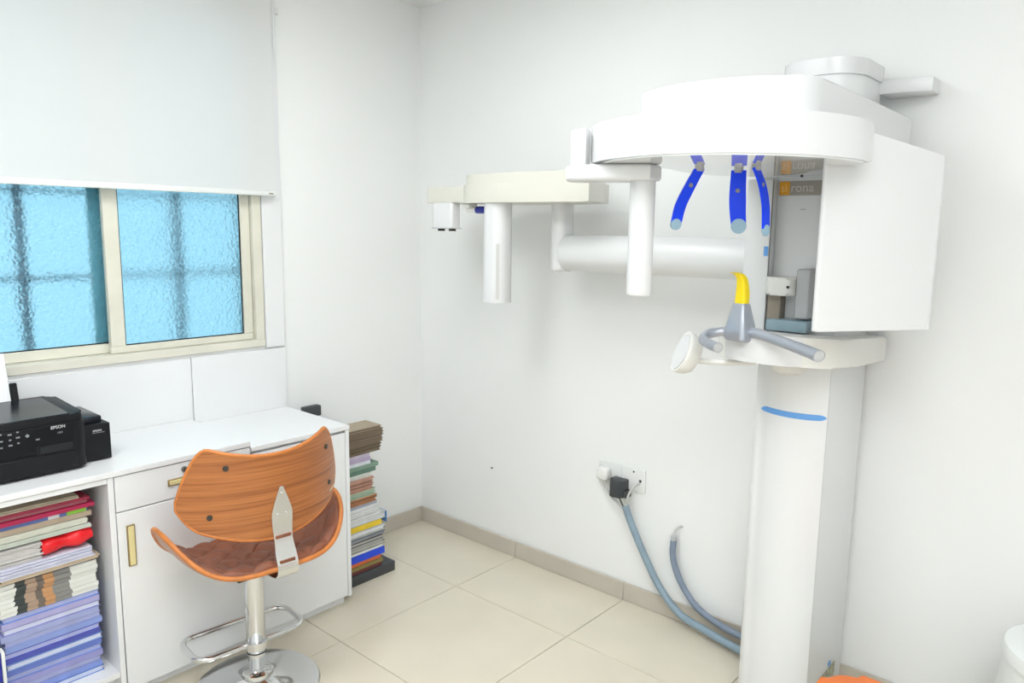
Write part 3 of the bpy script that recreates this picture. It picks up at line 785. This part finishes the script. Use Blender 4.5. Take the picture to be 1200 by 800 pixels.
# column
def colpts(yr=-2.150, yl=-1.957, xb=-.016, xs=-.345, bow=.035):
    P = [(xb, yr), (xs, yr)]
    for i in range(1, 12):
        t_ = i / 12; y = yr + (yl - yr) * t_
        x = xs - bow * math.sin(PI * t_) ** .8
        P.append((x, y))
    for i in range(7):
        a = math.radians(180 - 90 * i / 6); r = .035
        P.append((xs + r + r * math.cos(a), yl - 0 + (r * math.sin(a)) - .0))
    P.append((xb, yl + .035))
    return P
b = BM(); prism(b, colpts(), 0, 1.17, .004, 2); col = obj('column', b, MCOL, xr)
b = BM(); box(b, -.330, -.016, -2.148, -1.885, 1.171, 1.70, .006, 2); prism(b, rrect(-.326, -.018, -2.150, -1.925, .09, 8), 1.69, 1.975); obj('upper_column', b, MCOL, xr)
b = BM(); prism(b, rrect(-.332, -.014, -2.156, -1.920, .095, 10), 1.9752, 2.020, .008, 3, only='top'); obj('column_cap', b, MWHITE, xr)
b = BM(); box(b, -.343, -.341, -2.1507, -2.1490, .012, 1.14); obj('panel_seam', b, mat('soft_seam', (.55, .56, .56), .6), col, smooth=False)
# blue accent stripe following the bowed front
b = BM(); pts = colpts()[1:13]
def front_x(y):
    for (xa, ya), (xb_, yb) in zip(pts, pts[1:]):
        if ya <= y <= yb: return xa + (xb_ - xa) * (y - ya) / (yb - ya)
    return pts[0][0] if y < pts[0][1] else pts[-1][0]
sp = [(front_x(-2.148 + .19 * i / 24) - .0012, -2.148 + .19 * i / 24, 1.003) for i in range(25)]
b = BM()
ribbon(b, sp, (0, 0, 1), .017, .003, lambda t_: (1 - abs(2 * t_ - 1) ** 16) * .75 + .25); obj('accent_stripe', b, STRIPE, col)
# cable outlet plate near the base, on the side
b = BM(); box(b, -.235, -.085, -2.1525, -2.1505, .004, .125, .001, 1); obj('outlet_plate', b, mat('olive_grey_plate', (.36, .36, .27), .6, var=.5, vscale=60), col)
b = BM(); box(b, -.150, -.128, -2.1522, -2.1505, .131, .147, .001, 1); obj('small_sticker', b, STRIPE, col)
b = BM(); cyl(b, (-.12, -1.921, .034), (-.12, -1.885, .034), .012, 12, .002); obj('cable_gland', b, BOLT, col)
# wall bracket on the top
b = BM(); prism(b, [(-.105, -2.149), (-.105, -2.20), (-.085, -2.285), (-.001, -2.285), (-.001, -2.149)], 1.942, 1.984, .004, 2); obj('wall_bracket', b, MWHITE, xr)

# carriage
def car(c):
    return (c.x, c.y, c.z + max(0, (-c.x - .05)) * .085)
P = [(-.02, -2.207), (-.30, -2.210)]
for i in range(17):
    a = math.radians(250 - 140 * i / 16)
    P.append((-.39 + .215 * math.cos(a), -2.036 + .188 * math.sin(a)))
P += [(-.30, -1.862), (-.02, -1.862)]
b = BM(); prism(b, P, 1.137, 1.217, .010, 3, fn=car); cr_ = obj('carriage', b, MIVORY, xr)
P2 = []
for i in range(13):
    a = math.radians(215 - 70 * i / 12); P2.append((-.39 + .2185 * math.cos(a), -2.036 + .191 * math.sin(a)))
P2 += [(-.48, -1.96), (-.48, -2.11)]
b = BM(); prism(b, P2, 1.1365, 1.213, .006, 2, fn=car); obj('carriage_front_panel', b, MWHITE, cr_)
b = BM(); lathe(b, [(0, 0), (.030, .002), (.045, .014), (.050, .035), (0, .035)], 32, Matrix.Translation((-.43, -2.06, 1.134)) @ Matrix.Diagonal((1.3, 1, 1, 1))); obj('carriage_boss', b, MIVORY, cr_)

# niche of the upper column: mirror side strip, name plate, small fittings
b = BM(); box(b, -.372, -.331, -1.955, -1.878, 1.238, 1.690, .004, 2); ns = obj('side_cover', b, MCOL, xr)
b = BM(); box(b, -.3725, -.3690, -1.9570, -1.9553, 1.239, 1.689); obj('cover_edge', b, SEAM, ns, smooth=False)
b = BM(); box(b, -.3735, -.3722, -1.953, -1.940, 1.466, 1.494, .0004, 1); obj('blue_sticker', b, STRIPE, ns)
b = BM(); box(b, -.334, -.3305, -2.10, -1.960, 1.643, 1.684, .0005, 1); plate = obj('name_plate', b, LABELG, xr)
b = BM(); box(b, -.3348, -.3342, -1.990, -1.960, 1.6445, 1.6825); obj('plate_accent', b, LABELO, plate, smooth=False)
text('lettering', 'si', .036, LOGOS, plate, (-.3350, -1.9625, 1.653), (PI / 2, 0, -PI / 2))
text('lettering', 'rona', .036, LOGOT, plate, (-.3350, -1.993, 1.653), (PI / 2, 0, -PI / 2))
b = BM(); cyl(b, (-.3302, -2.022, 1.698), (-.334, -2.022, 1.698), .004, 12); obj('sensor_dot', b, BOLT, xr)
b = BM(); box(b, -.3325, -.3303, -2.04, -2.024, 1.601, 1.604); obj('print_line', b, GREYP, xr, smooth=False)
b = BM(); prism(b, rrect(-.405, -.331, -2.046, -1.960, .02), 1.354, 1.406, .010, 3); obj('rest_block', b, MIVORY, xr)
b = BM(); cyl(b, (-.403, -2.032, 1.380), (-.4085, -2.032, 1.380), .004, 12); obj('rest_screw', b, BOLT, xr)
b = BM(); box(b, -.372, -.331, -2.000, -1.960, 1.275, 1.3535, .002, 1); obj('rest_stem', b, TAUPE, xr)
b = BM(); box(b, -.385, -.331, -2.085, -2.047, 1.290, 1.432, .003, 1); obj('grey_fin', b, GREYP, xr)
b = BM(); prism(b, [(-.331, -2.09), (-.40, -2.09), (-.40, -1.972), (-.331, -1.972)], 1.250, 1.283, .004, 2); obj('base_tray', b, SLATE, xr)

# support arm over the rotating unit
P = [(-.05, -2.229), (-.80, -2.229)]
for i in range(9):
    a = math.radians(270 - 62 * i / 8); P.append((-.80 + .085 * math.cos(a), -2.144 + .085 * math.sin(a)))
for i in range(1, 8): P.append((-.9 - .030 * math.sin(PI * i / 8) + .02 * (i / 8 - .5) ** 2, -2.184 + .36 * i / 8))
for i in range(9):
    a = math.radians(152 - 62 * i / 8); P.append((-.80 + .085 * math.cos(a), -1.864 + .085 * math.sin(a)))
P += [(-.05, -1.779)]
b = BM(); prism(b, P, 1.7875, 1.875, .010, 4, only='top'); obj('support_arm', b, MWHITE, xr)
# rotating unit
front = [(-.997, -1.748), (-1.055, -1.830), (-1.089, -1.925), (-1.096, -1.992), (-1.088, -2.060), (-1.058, -2.136), (-1.000, -2.200), (-.940, -2.245), (-.870, -2.280), (-.775, -2.305), (-.671, -2.308)]
backo = [(-.620, -2.25), (-.56, -2.14), (-.47, -2.08), (-.415, -2.0), (-.425, -1.92), (-.49, -1.86), (-.60, -1.83), (-.72, -1.835), (-.80, -1.848), (-.87, -1.83), (-.93, -1.765), (-.965, -1.735)]
fr = [tuple(v)[:2] for v in spline([(x, y, 0) for x, y in front], 5)]
bo = [tuple(v)[:2] for v in spline([(x, y, 0) for x, y in backo], 4)]
b = BM(); prism(b, fr + bo, 1.698, 1.787, .006, 3); ru_ = obj('rotating_unit', b, MWHITE, xr)
def inset(P, s, c=(-.78, -2.0)): return [(c[0] + (x - c[0]) * s, c[1] + (y - c[1]) * s) for x, y in P]
b = BM(); prism(b, inset(fr[6:-2] + bo[2:], .985), 1.6935, 1.6985, .0015, 1); obj('underside_cover', b, MGLOSS, ru_)
# sensor bracket and hanging sensor
b = BM(); prism(b, [(-1.03, -1.752), (-1.02, -1.69), (-.985, -1.665), (-.94, -1.668), (-.878, -1.82), (-.90, -1.892), (-.962, -1.898), (-1.02, -1.80)], 1.655, 1.693, .008, 3); sb = obj('sensor_bracket', b, MWHITE, xr)
b = BM(); prism(b, [(-1.022, -1.750), (-1.012, -1.70), (-.985, -1.675), (-.955, -1.70), (-.968, -1.726), (-1.005, -1.746)], 1.680, 1.781, .006, 3); obj('bracket_riser', b, MWHITE, sb)
b = BM(); cyl(b, (-.928, -1.858, 1.374), (-.928, -1.858, 1.660), .0312, 40, .006); obj('sensor_post', b, MWHITE, xr)
# tube housing on the right
A = Vector((-.712, -2.212)); Bv = Vector((-.430, -2.410)); U = (Bv - A).normalized(); Nn = Vector((.97, .243))      # Nn points away from the viewer
L_ = (Bv - A).length; D = .165
def tubept(u, d): q = A + U * u + Nn * d; return (q.x, q.y)
P = []
for cx, cy, a0, r in ((L_ - .012, .012, 270, .012), (L_ - .04, D - .04, 0, .04), (.04, D - .04, 90, .04), (.018, .018, 180, .018)):
    for i in range(6):
        a = math.radians(a0 + 90 * i / 5); P.append(tubept(cx + r * math.cos(a), cy + r * math.sin(a)))
def tilt_top(c):
    u = (Vector((c.x, c.y)) - A).dot(U) / L_
    if c.z > 1.6: return (c.x, c.y, c.z - .072 * max(0, u - .30) ** 1.15 / .66)
    return c
b = BM(); prism(b, P, 1.297, 1.797, .010, 3, fn=tilt_top); obj('tube_housing', b, MWHITE, xr)
# temple supports: three blue slats hanging under the rotating unit
def temple(root, dirs, across, w, L, pad=True):
    root = Vector(root); pts_ = [root + Vector(d) for d in dirs]
    sp_ = spline(pts_, 8)
    b = BM(); ribbon(b, sp_, across, w, .006, lambda t_: 1 - .10 * abs(2 * t_ - 1)); o = obj('temple_support', b, BLUE, xr)
    e = sp_[-1]; d = (sp_[-1] - sp_[-2]).normalized(); a = Vector(across).normalized(); nn = d.cross(a)
    b = BM(); cyl(b, e - nn * .0040, e + nn * .0040, w * .47, 20, .001); obj('tip_pad', b, BLUEP, o)
    r0 = root + Vector((0, 0, .002)); b = BM(); box(b, r0.x - .009, r0.x + .009, r0.y - .009, r0.y + .009, root.z - .006, 1.695, .002, 1); obj('hinge', b, GREYP, o)
    m_ = sp_[len(sp_) // 3]; b = BM(); cyl(b, m_ - nn * .0042, m_ + nn * .0042, .0055, 14, .0008); obj('rivet', b, PGREY, o)
temple((-.823, -1.953, 1.688), ((0, 0, 0), (-.014, .015, -.040), (-.028, .032, -.090), (-.033, .040, -.136)), (.80, -.60, 0), .030, .17)
temple((-.726, -2.011, 1.688), ((0, 0, 0), (-.002, -.001, -.05), (-.002, -.004, -.10), (.004, -.006, -.138)), (.42, -.90, 0), .041, .17)
temple((-.774, -2.077, 1.688), ((0, 0, 0), (.006, -.015, -.040), (.010, -.025, -.090), (.010, -.029, -.148)), (.95, -.1, 0), .030, .17)

# handles, chin rest, bite block
HX, HY = -.600, -1.983
bm = BM(); rings = []
RZm = math.radians(-18)
for zz, wx, wy in ((1.240, .027, .032), (1.246, .031, .037), (1.278, .029, .034), (1.338, .016, .021), (1.343, .013, .018)):
    rg = []
    for x, y in rrect(-wx, wx, -wy, wy, min(wx, wy) * .45, 4):
        rg.append(bm.verts.new((HX + x * math.cos(RZm) - y * math.sin(RZm), HY + x * math.sin(RZm) + y * math.cos(RZm), zz)))
    rings.append(rg)
for a_, b_ in zip(rings, rings[1:]):
    for k in range(len(a_)): bm.faces.new((a_[k], a_[(k + 1) % len(a_)], b_[(k + 1) % len(a_)], b_[k]))
bm.faces.new(rings[0]); bm.faces.new(rings[-1])
cb = obj('chin_rest_post', bm, SILVER, xr)
bm = BM(); rings = []
for zz, dx, dy, wx, wy in ((1.341, 0, 0, .013, .0175), (1.368, 0, -.001, .0125, .0170), (1.395, -.001, 0, .0115, .0142), (1.411, -.003, .002, .010, .0125), (1.421, -.008, .008, .008, .0115), (1.426, -.014, .018, .005, .0105), (1.425, -.018, .026, .003, .0085)):
    rg = []
    for x, y in rrect(-wx, wx, -wy, wy, min(wx, wy) * .5, 4):
        rg.append(bm.verts.new((HX + dx + x * math.cos(RZm) - y * math.sin(RZm), HY + dy + x * math.sin(RZm) + y * math.cos(RZm), zz + x * .2)))
    rings.append(rg)
for a_, b_ in zip(rings, rings[1:]):
    for k in range(len(a_)): bm.faces.new((a_[k], a_[(k + 1) % len(a_)], b_[(k + 1) % len(a_)], b_[k]))
bm.faces.new(rings[0]); bm.faces.new(rings[-1])
obj('bite_block', bm, YELLOW, xr)
hr = spline([(HX, HY - .02, 1.264), (HX - .012, HY - .055, 1.266), (HX - .045, HY - .125, 1.258), (HX - .085, HY - .20, 1.249), (HX - .122, HY - .255, 1.243)], 8)
b = BM(); tube(b, hr, .0150, 20, rfn=lambda t_: .9 + .12 * t_); h1 = obj('handle', b, SILVER, xr)
b = BM(); cyl(b, hr[-1] - Vector((.001, .002, 0)), hr[-1] + (hr[-1] - hr[-2]).normalized() * .004, .0145, 20, .003); obj('handle_end_cap', b, GREYP, h1)
hl = spline([(HX, HY + .02, 1.262), (HX - .008, HY + .052, 1.260), (HX - .035, HY + .076, 1.254), (HX - .075, HY + .070, 1.243), (HX - .105, HY + .034, 1.236), (HX - .125, HY + .004, 1.234)], 8)
b = BM(); tube(b, hl, .0135, 20); h2 = obj('handle', b, SILVER, xr)
b = BM(); cyl(b, hl[-1] - Vector((.001, .002, 0)), hl[-1] + (hl[-1] - hl[-2]).normalized() * .004, .0132, 20, .003); obj('handle_end_cap', b, GREYP, h2)
b = BM(); cyl(b, (-.53, -1.99, 1.21), (-.575, -1.985, 1.252), .02, 20); obj('handle_mount', b, MIVORY, xr)
# control paddle on its own stalk
ax = Vector((-.66, .64, .36)).normalized(); pc = Vector((-.605, -1.824, 1.186))
Mp = align(pc, ax) @ Matrix.Rotation(math.radians(0), 4, 'Z')
b = BM(); lathe(b, [(0, -.034), (.020, -.034), (.040, -.028), (.050, -.012), (.053, .004), (.0535, .010), (.052, .013), (0, .014)], 44, Mp @ Matrix.Diagonal((1.05, 1.18, 1.1, 1))); pdl = obj('control_paddle', b, MIVORY, xr)
b = BM(); lathe(b, [(0, .0142), (.046, .0142), (.0455, .0155), (0, .0157)], 40, Mp @ Matrix.Diagonal((1.05, 1.18, 1.1, 1))); obj('paddle_face', b, MWHITE, pdl)
b = BM(); tube(b, spline([(-.585, -1.845, 1.166), (-.57, -1.875, 1.164), (-.54, -1.93, 1.164), (-.50, -1.99, 1.168)], 8), .0085, 14); obj('paddle_stalk', b, MIVORY, xr)

# cephalometric side arm
AX, AZ, AR = -.205, 1.447, .068
b = BM(); cyl(b, (AX, -1.883, AZ), (AX, -1.085, AZ), AR, 48, .004); obj('side_arm', b, MCOL, xr)
# its upright post with rounded foot
b = BM(); prism(b, rrect(-.258, -.160, -1.092, -1.030, .028), 1.374, 1.640, .014, 4, only='bottom', fn=lambda c: (c.x - .02 * max(0, (c.z - 1.5)), c.y + .05 * max(0, (1.45 - c.z)) * 0, c.z)); obj('arm_upright', b, MWHITE, xr)
# head of the side arm: broad rounded plate in two layers
def cephplan(x0, x1, y0, y1, r): return rrect(x0, x1, y0, y1, r, 10)
Pp = [(-.14, -1.225), (-.30, -1.280), (-.375, -1.300)]
for v in spline([(-.375, -1.300, 0), (-.402, -1.185, 0), (-.425, -1.03, 0), (-.435, -.88, 0), (-.425, -.768, 0), (-.395, -.702, 0), (-.34, -.668, 0), (-.25, -.658, 0)], 5)[1:]: Pp.append((v.x, v.y))
Pp += [(-.14, -.68), (-.12, -.78), (-.12, -1.16)]
b = BM(); prism(b, Pp, 1.633, 1.705, .006, 3); hp = obj('side_head', b, MCREAM, xr)
b = BM(); prism(b, inset(Pp, .955, (-.27, -.96)), 1.7045, 1.743, .012, 4, only='top'); obj('head_cover', b, MCREAM, hp)
b = BM(); prism(b, rrect(-.395, -.16, -.80, -.476, .02), 1.637, 1.700, .006, 2); obj('head_extension', b, MCREAM, hp)
b = BM(); prism(b, rrect(-.40, -.345, -.638, -.524, .012), 1.537, 1.6365, .003, 2); fl = obj('filter_box', b, MWHITE, xr)
b = BM(); box(b, -.402, -.343, -.640, -.522, 1.532, 1.5368, .001, 1); obj('filter_base', b, GREYP, fl)
for y in (-.551, -.616): b = BM(); box(b, -.388, -.358, y - .007, y + .007, 1.523, 1.5322, .001, 1); obj('filter_clip', b, BOLT, fl)
b = BM(); prism(b, rrect(-.425, -.325, -.925, -.820, .044, 10), 1.250, 1.6325, .006, 3); ss = obj('head_sensor', b, MWHITE, xr)
b = BM(); box(b, -.0535 , -.0515, -.0065, .0065, 1.264, 1.478, .0008, 1, Matrix.Translation((-.375, -.8725, 0)) @ Matrix.Rotation(math.radians(42), 4, 'Z') @ Matrix.Translation((-.0020, 0, 0))); obj('sensor_slot', b, mat('slot_grey', (.60, .60, .58), .5), ss)
b = BM(); cyl(b, (-.36, -.813, 1.608), (-.36, -.743, 1.608), .0145, 20, .002); obj('ear_rod', b, NAVY, xr)
b = BM(); cyl(b, (-.36, -.743, 1.608), (-.36, -.693, 1.611), .0125, 20, .002); obj('ear_rod_holder', b, MIVORY, xr)
b = BM(); box(b, -.385, -.335, -.723, -.678, 1.616, 1.6335, .003, 1); obj('ear_rod_mount', b, MIVORY, xr)

# ------------------------------------------------------------------ wall sockets and conduits
so = thing('wall_socket', 'white twin wall socket plate low on the scanner wall', 'socket', (0, -1.245, .54))
b = BM(); box(b, -.010, -.0003, -1.356, -1.130, .482, .580, .003, 2); obj('plate', b, SOCK, so)
for y in (-1.302,): obj('screw', cyl(BM(), (-.0098, y, .565), (-.0115, y, .565), .004, 12), BOLT, so)
obj('switch_hole', cyl(BM(), (-.0098, -1.334, .532), (-.0112, -1.334, .532), .006, 12), DARKP, so)
obj('plate_joint', box(BM(), -.0105, -.0099, -1.2453, -1.2442, .484, .578), GREYP, so, smooth=False)
o = obj('plug', box(BM(), -.048, -.0105, -1.196, -1.140, .507, .560, .010, 3), PLUGW, base=(-.03, -1.17, .517)); tag(o, 'white mains plug in the left half of the wall socket', 'plug')
pg = thing('power_adapter', 'black mains adapter plugged into the middle of the wall socket', 'adapter', (-.04, -1.25, .46))
b = BM(); prism(b, [(-.0105, -1.215), (-.045, -1.212), (-.068, -1.226), (-.068, -1.268), (-.045, -1.284), (-.0105, -1.280)],   .456, .530, .006, 2); obj('body', b, DARKP, pg)
b = BM(); box(b, -.05, -.0105, -1.295, -1.2805, .458, .488, .003, 1); obj('side_tab', b, DARKP, pg)
tag(obj('grey_cord', tube(BM(), spline([(-.03, -1.172, .508), (-.034, -1.185, .48), (-.045, -1.222, .447), (-.048, -1.268, .424), (-.046, -1.290, .406)], 8), .0052, 10), WIRE, base=(-.03, -1.2, .42)), 'short grey cord running from the white plug into the hose', 'cord')
tag(obj('grey_cord', tube(BM(), spline([(-.012, -1.332, .528), (-.035, -1.312, .503), (-.050, -1.300, .458), (-.046, -1.300, .413)], 8), .0045, 10), WIRE, base=(-.03, -1.3, .42)), 'grey cord looping from the right of the socket behind the adapter', 'cord')
tag(obj('thin_cord', tube(BM(), spline([(-.05, -1.262, .456), (-.048, -1.275, .433), (-.046, -1.292, .408)], 6), .003, 8), BOLT, base=(-.05, -1.28, .42)), 'thin black cord under the black adapter', 'cord')
def hose(name, pts, r, m_, label):
    sp_ = spline(pts, 14)
    N_ = len(sp_)
    b = BM(); tube(b, sp_, r, 14); o = obj(name, b, m_, base=pts[-1])
    return tag(o, label, 'hose')
hose('conduit_hose', [(-.046, -1.290, .428), (-.048, -1.313, .380), (-.05, -1.354, .308), (-.05, -1.399, .233), (-.055, -1.468, .140), (-.06, -1.562, .064), (-.07, -1.670, .044), (-.09, -1.79, .036), (-.11, -1.917, .034)], .0145, HOSE, 'long grey blue hose from the wall socket down to the scanner base')
h_ = thing('conduit_hose', 'short darker hose ending free on the wall between socket and scanner', 'hose', (-.05, -1.75, .08))
b = BM(); tube(b, spline([(-.028, -1.505, .338), (-.030, -1.505, .284), (-.034, -1.523, .228), (-.036, -1.558, .168), (-.038, -1.620, .106), (-.042, -1.70, .076), (-.055, -1.79, .067), (-.07, -1.917, .066)], 14), .0125, 14); obj('sleeve', b, HOSE2, h_)
b = BM(); cyl(b, (-.028, -1.505, .336), (-.028, -1.5045, .358), .0115, 16, .001); obj('end_ferrule', b, GREYP, h_)
b = BM(); tube(b, spline([(-.028, -1.5045, .356), (-.022, -1.508, .376), (-.010, -1.518, .390), (-.0005, -1.527, .393)], 8), .004, 10); obj('wire_end', b, WIRE, h_)
tag(obj('wall_nail', cyl(BM(), (-.0003, -.510, .399), (-.008, -.510, .401), .0045, 10, .001), TAUPE, base=(0, -.510, .399)), 'tiny nail in the bare wall left of the socket', 'nail')

# ------------------------------------------------------------------ things cut by the picture's lower edge
ch = thing('chair', 'orange leather chair seat in front of the column, cut by the picture edge', 'chair', (-.91, -2.55, 0))
b = BM(); prism(b, rrect(-1.14, -.680, -2.78, -2.315, .075, 8), .395, .455, .026, 5); obj('seat', b, ORANGE, ch)
for x in (-1.10, -.73):
    for y in (-2.74, -2.37): obj('leg', cyl(BM(), (x, y, 0), (x, y, .396), .012, 16), CHROME, ch)
obj('seat_frame', box(BM(), -1.115, -.71, -2.76, -2.345, .380, .3945, .003, 1), STEEL, ch)
ps = thing('plastic_stool', 'white plastic stool by the wall at the lower right corner', 'stool', (-.26, -2.79, 0))
b = BM()
lathe(b, [(0, .520), (.150, .520), (.164, .516), (.170, .505), (.170, .482), (.163, .478), (.163, .47), (0, .47)], 56, Matrix.Translation((-.26, -2.79, -.035))); obj('top', b, PLASTW, ps)
b = BM(); lathe(b, [(.163, .4775), (.192, .2), (.206, .035), (.198, .035), (.186, .2), (.157, .4775)], 56, Matrix.Translation((-.26, -2.79, -.035))); obj('skirt', b, PLASTW, ps)
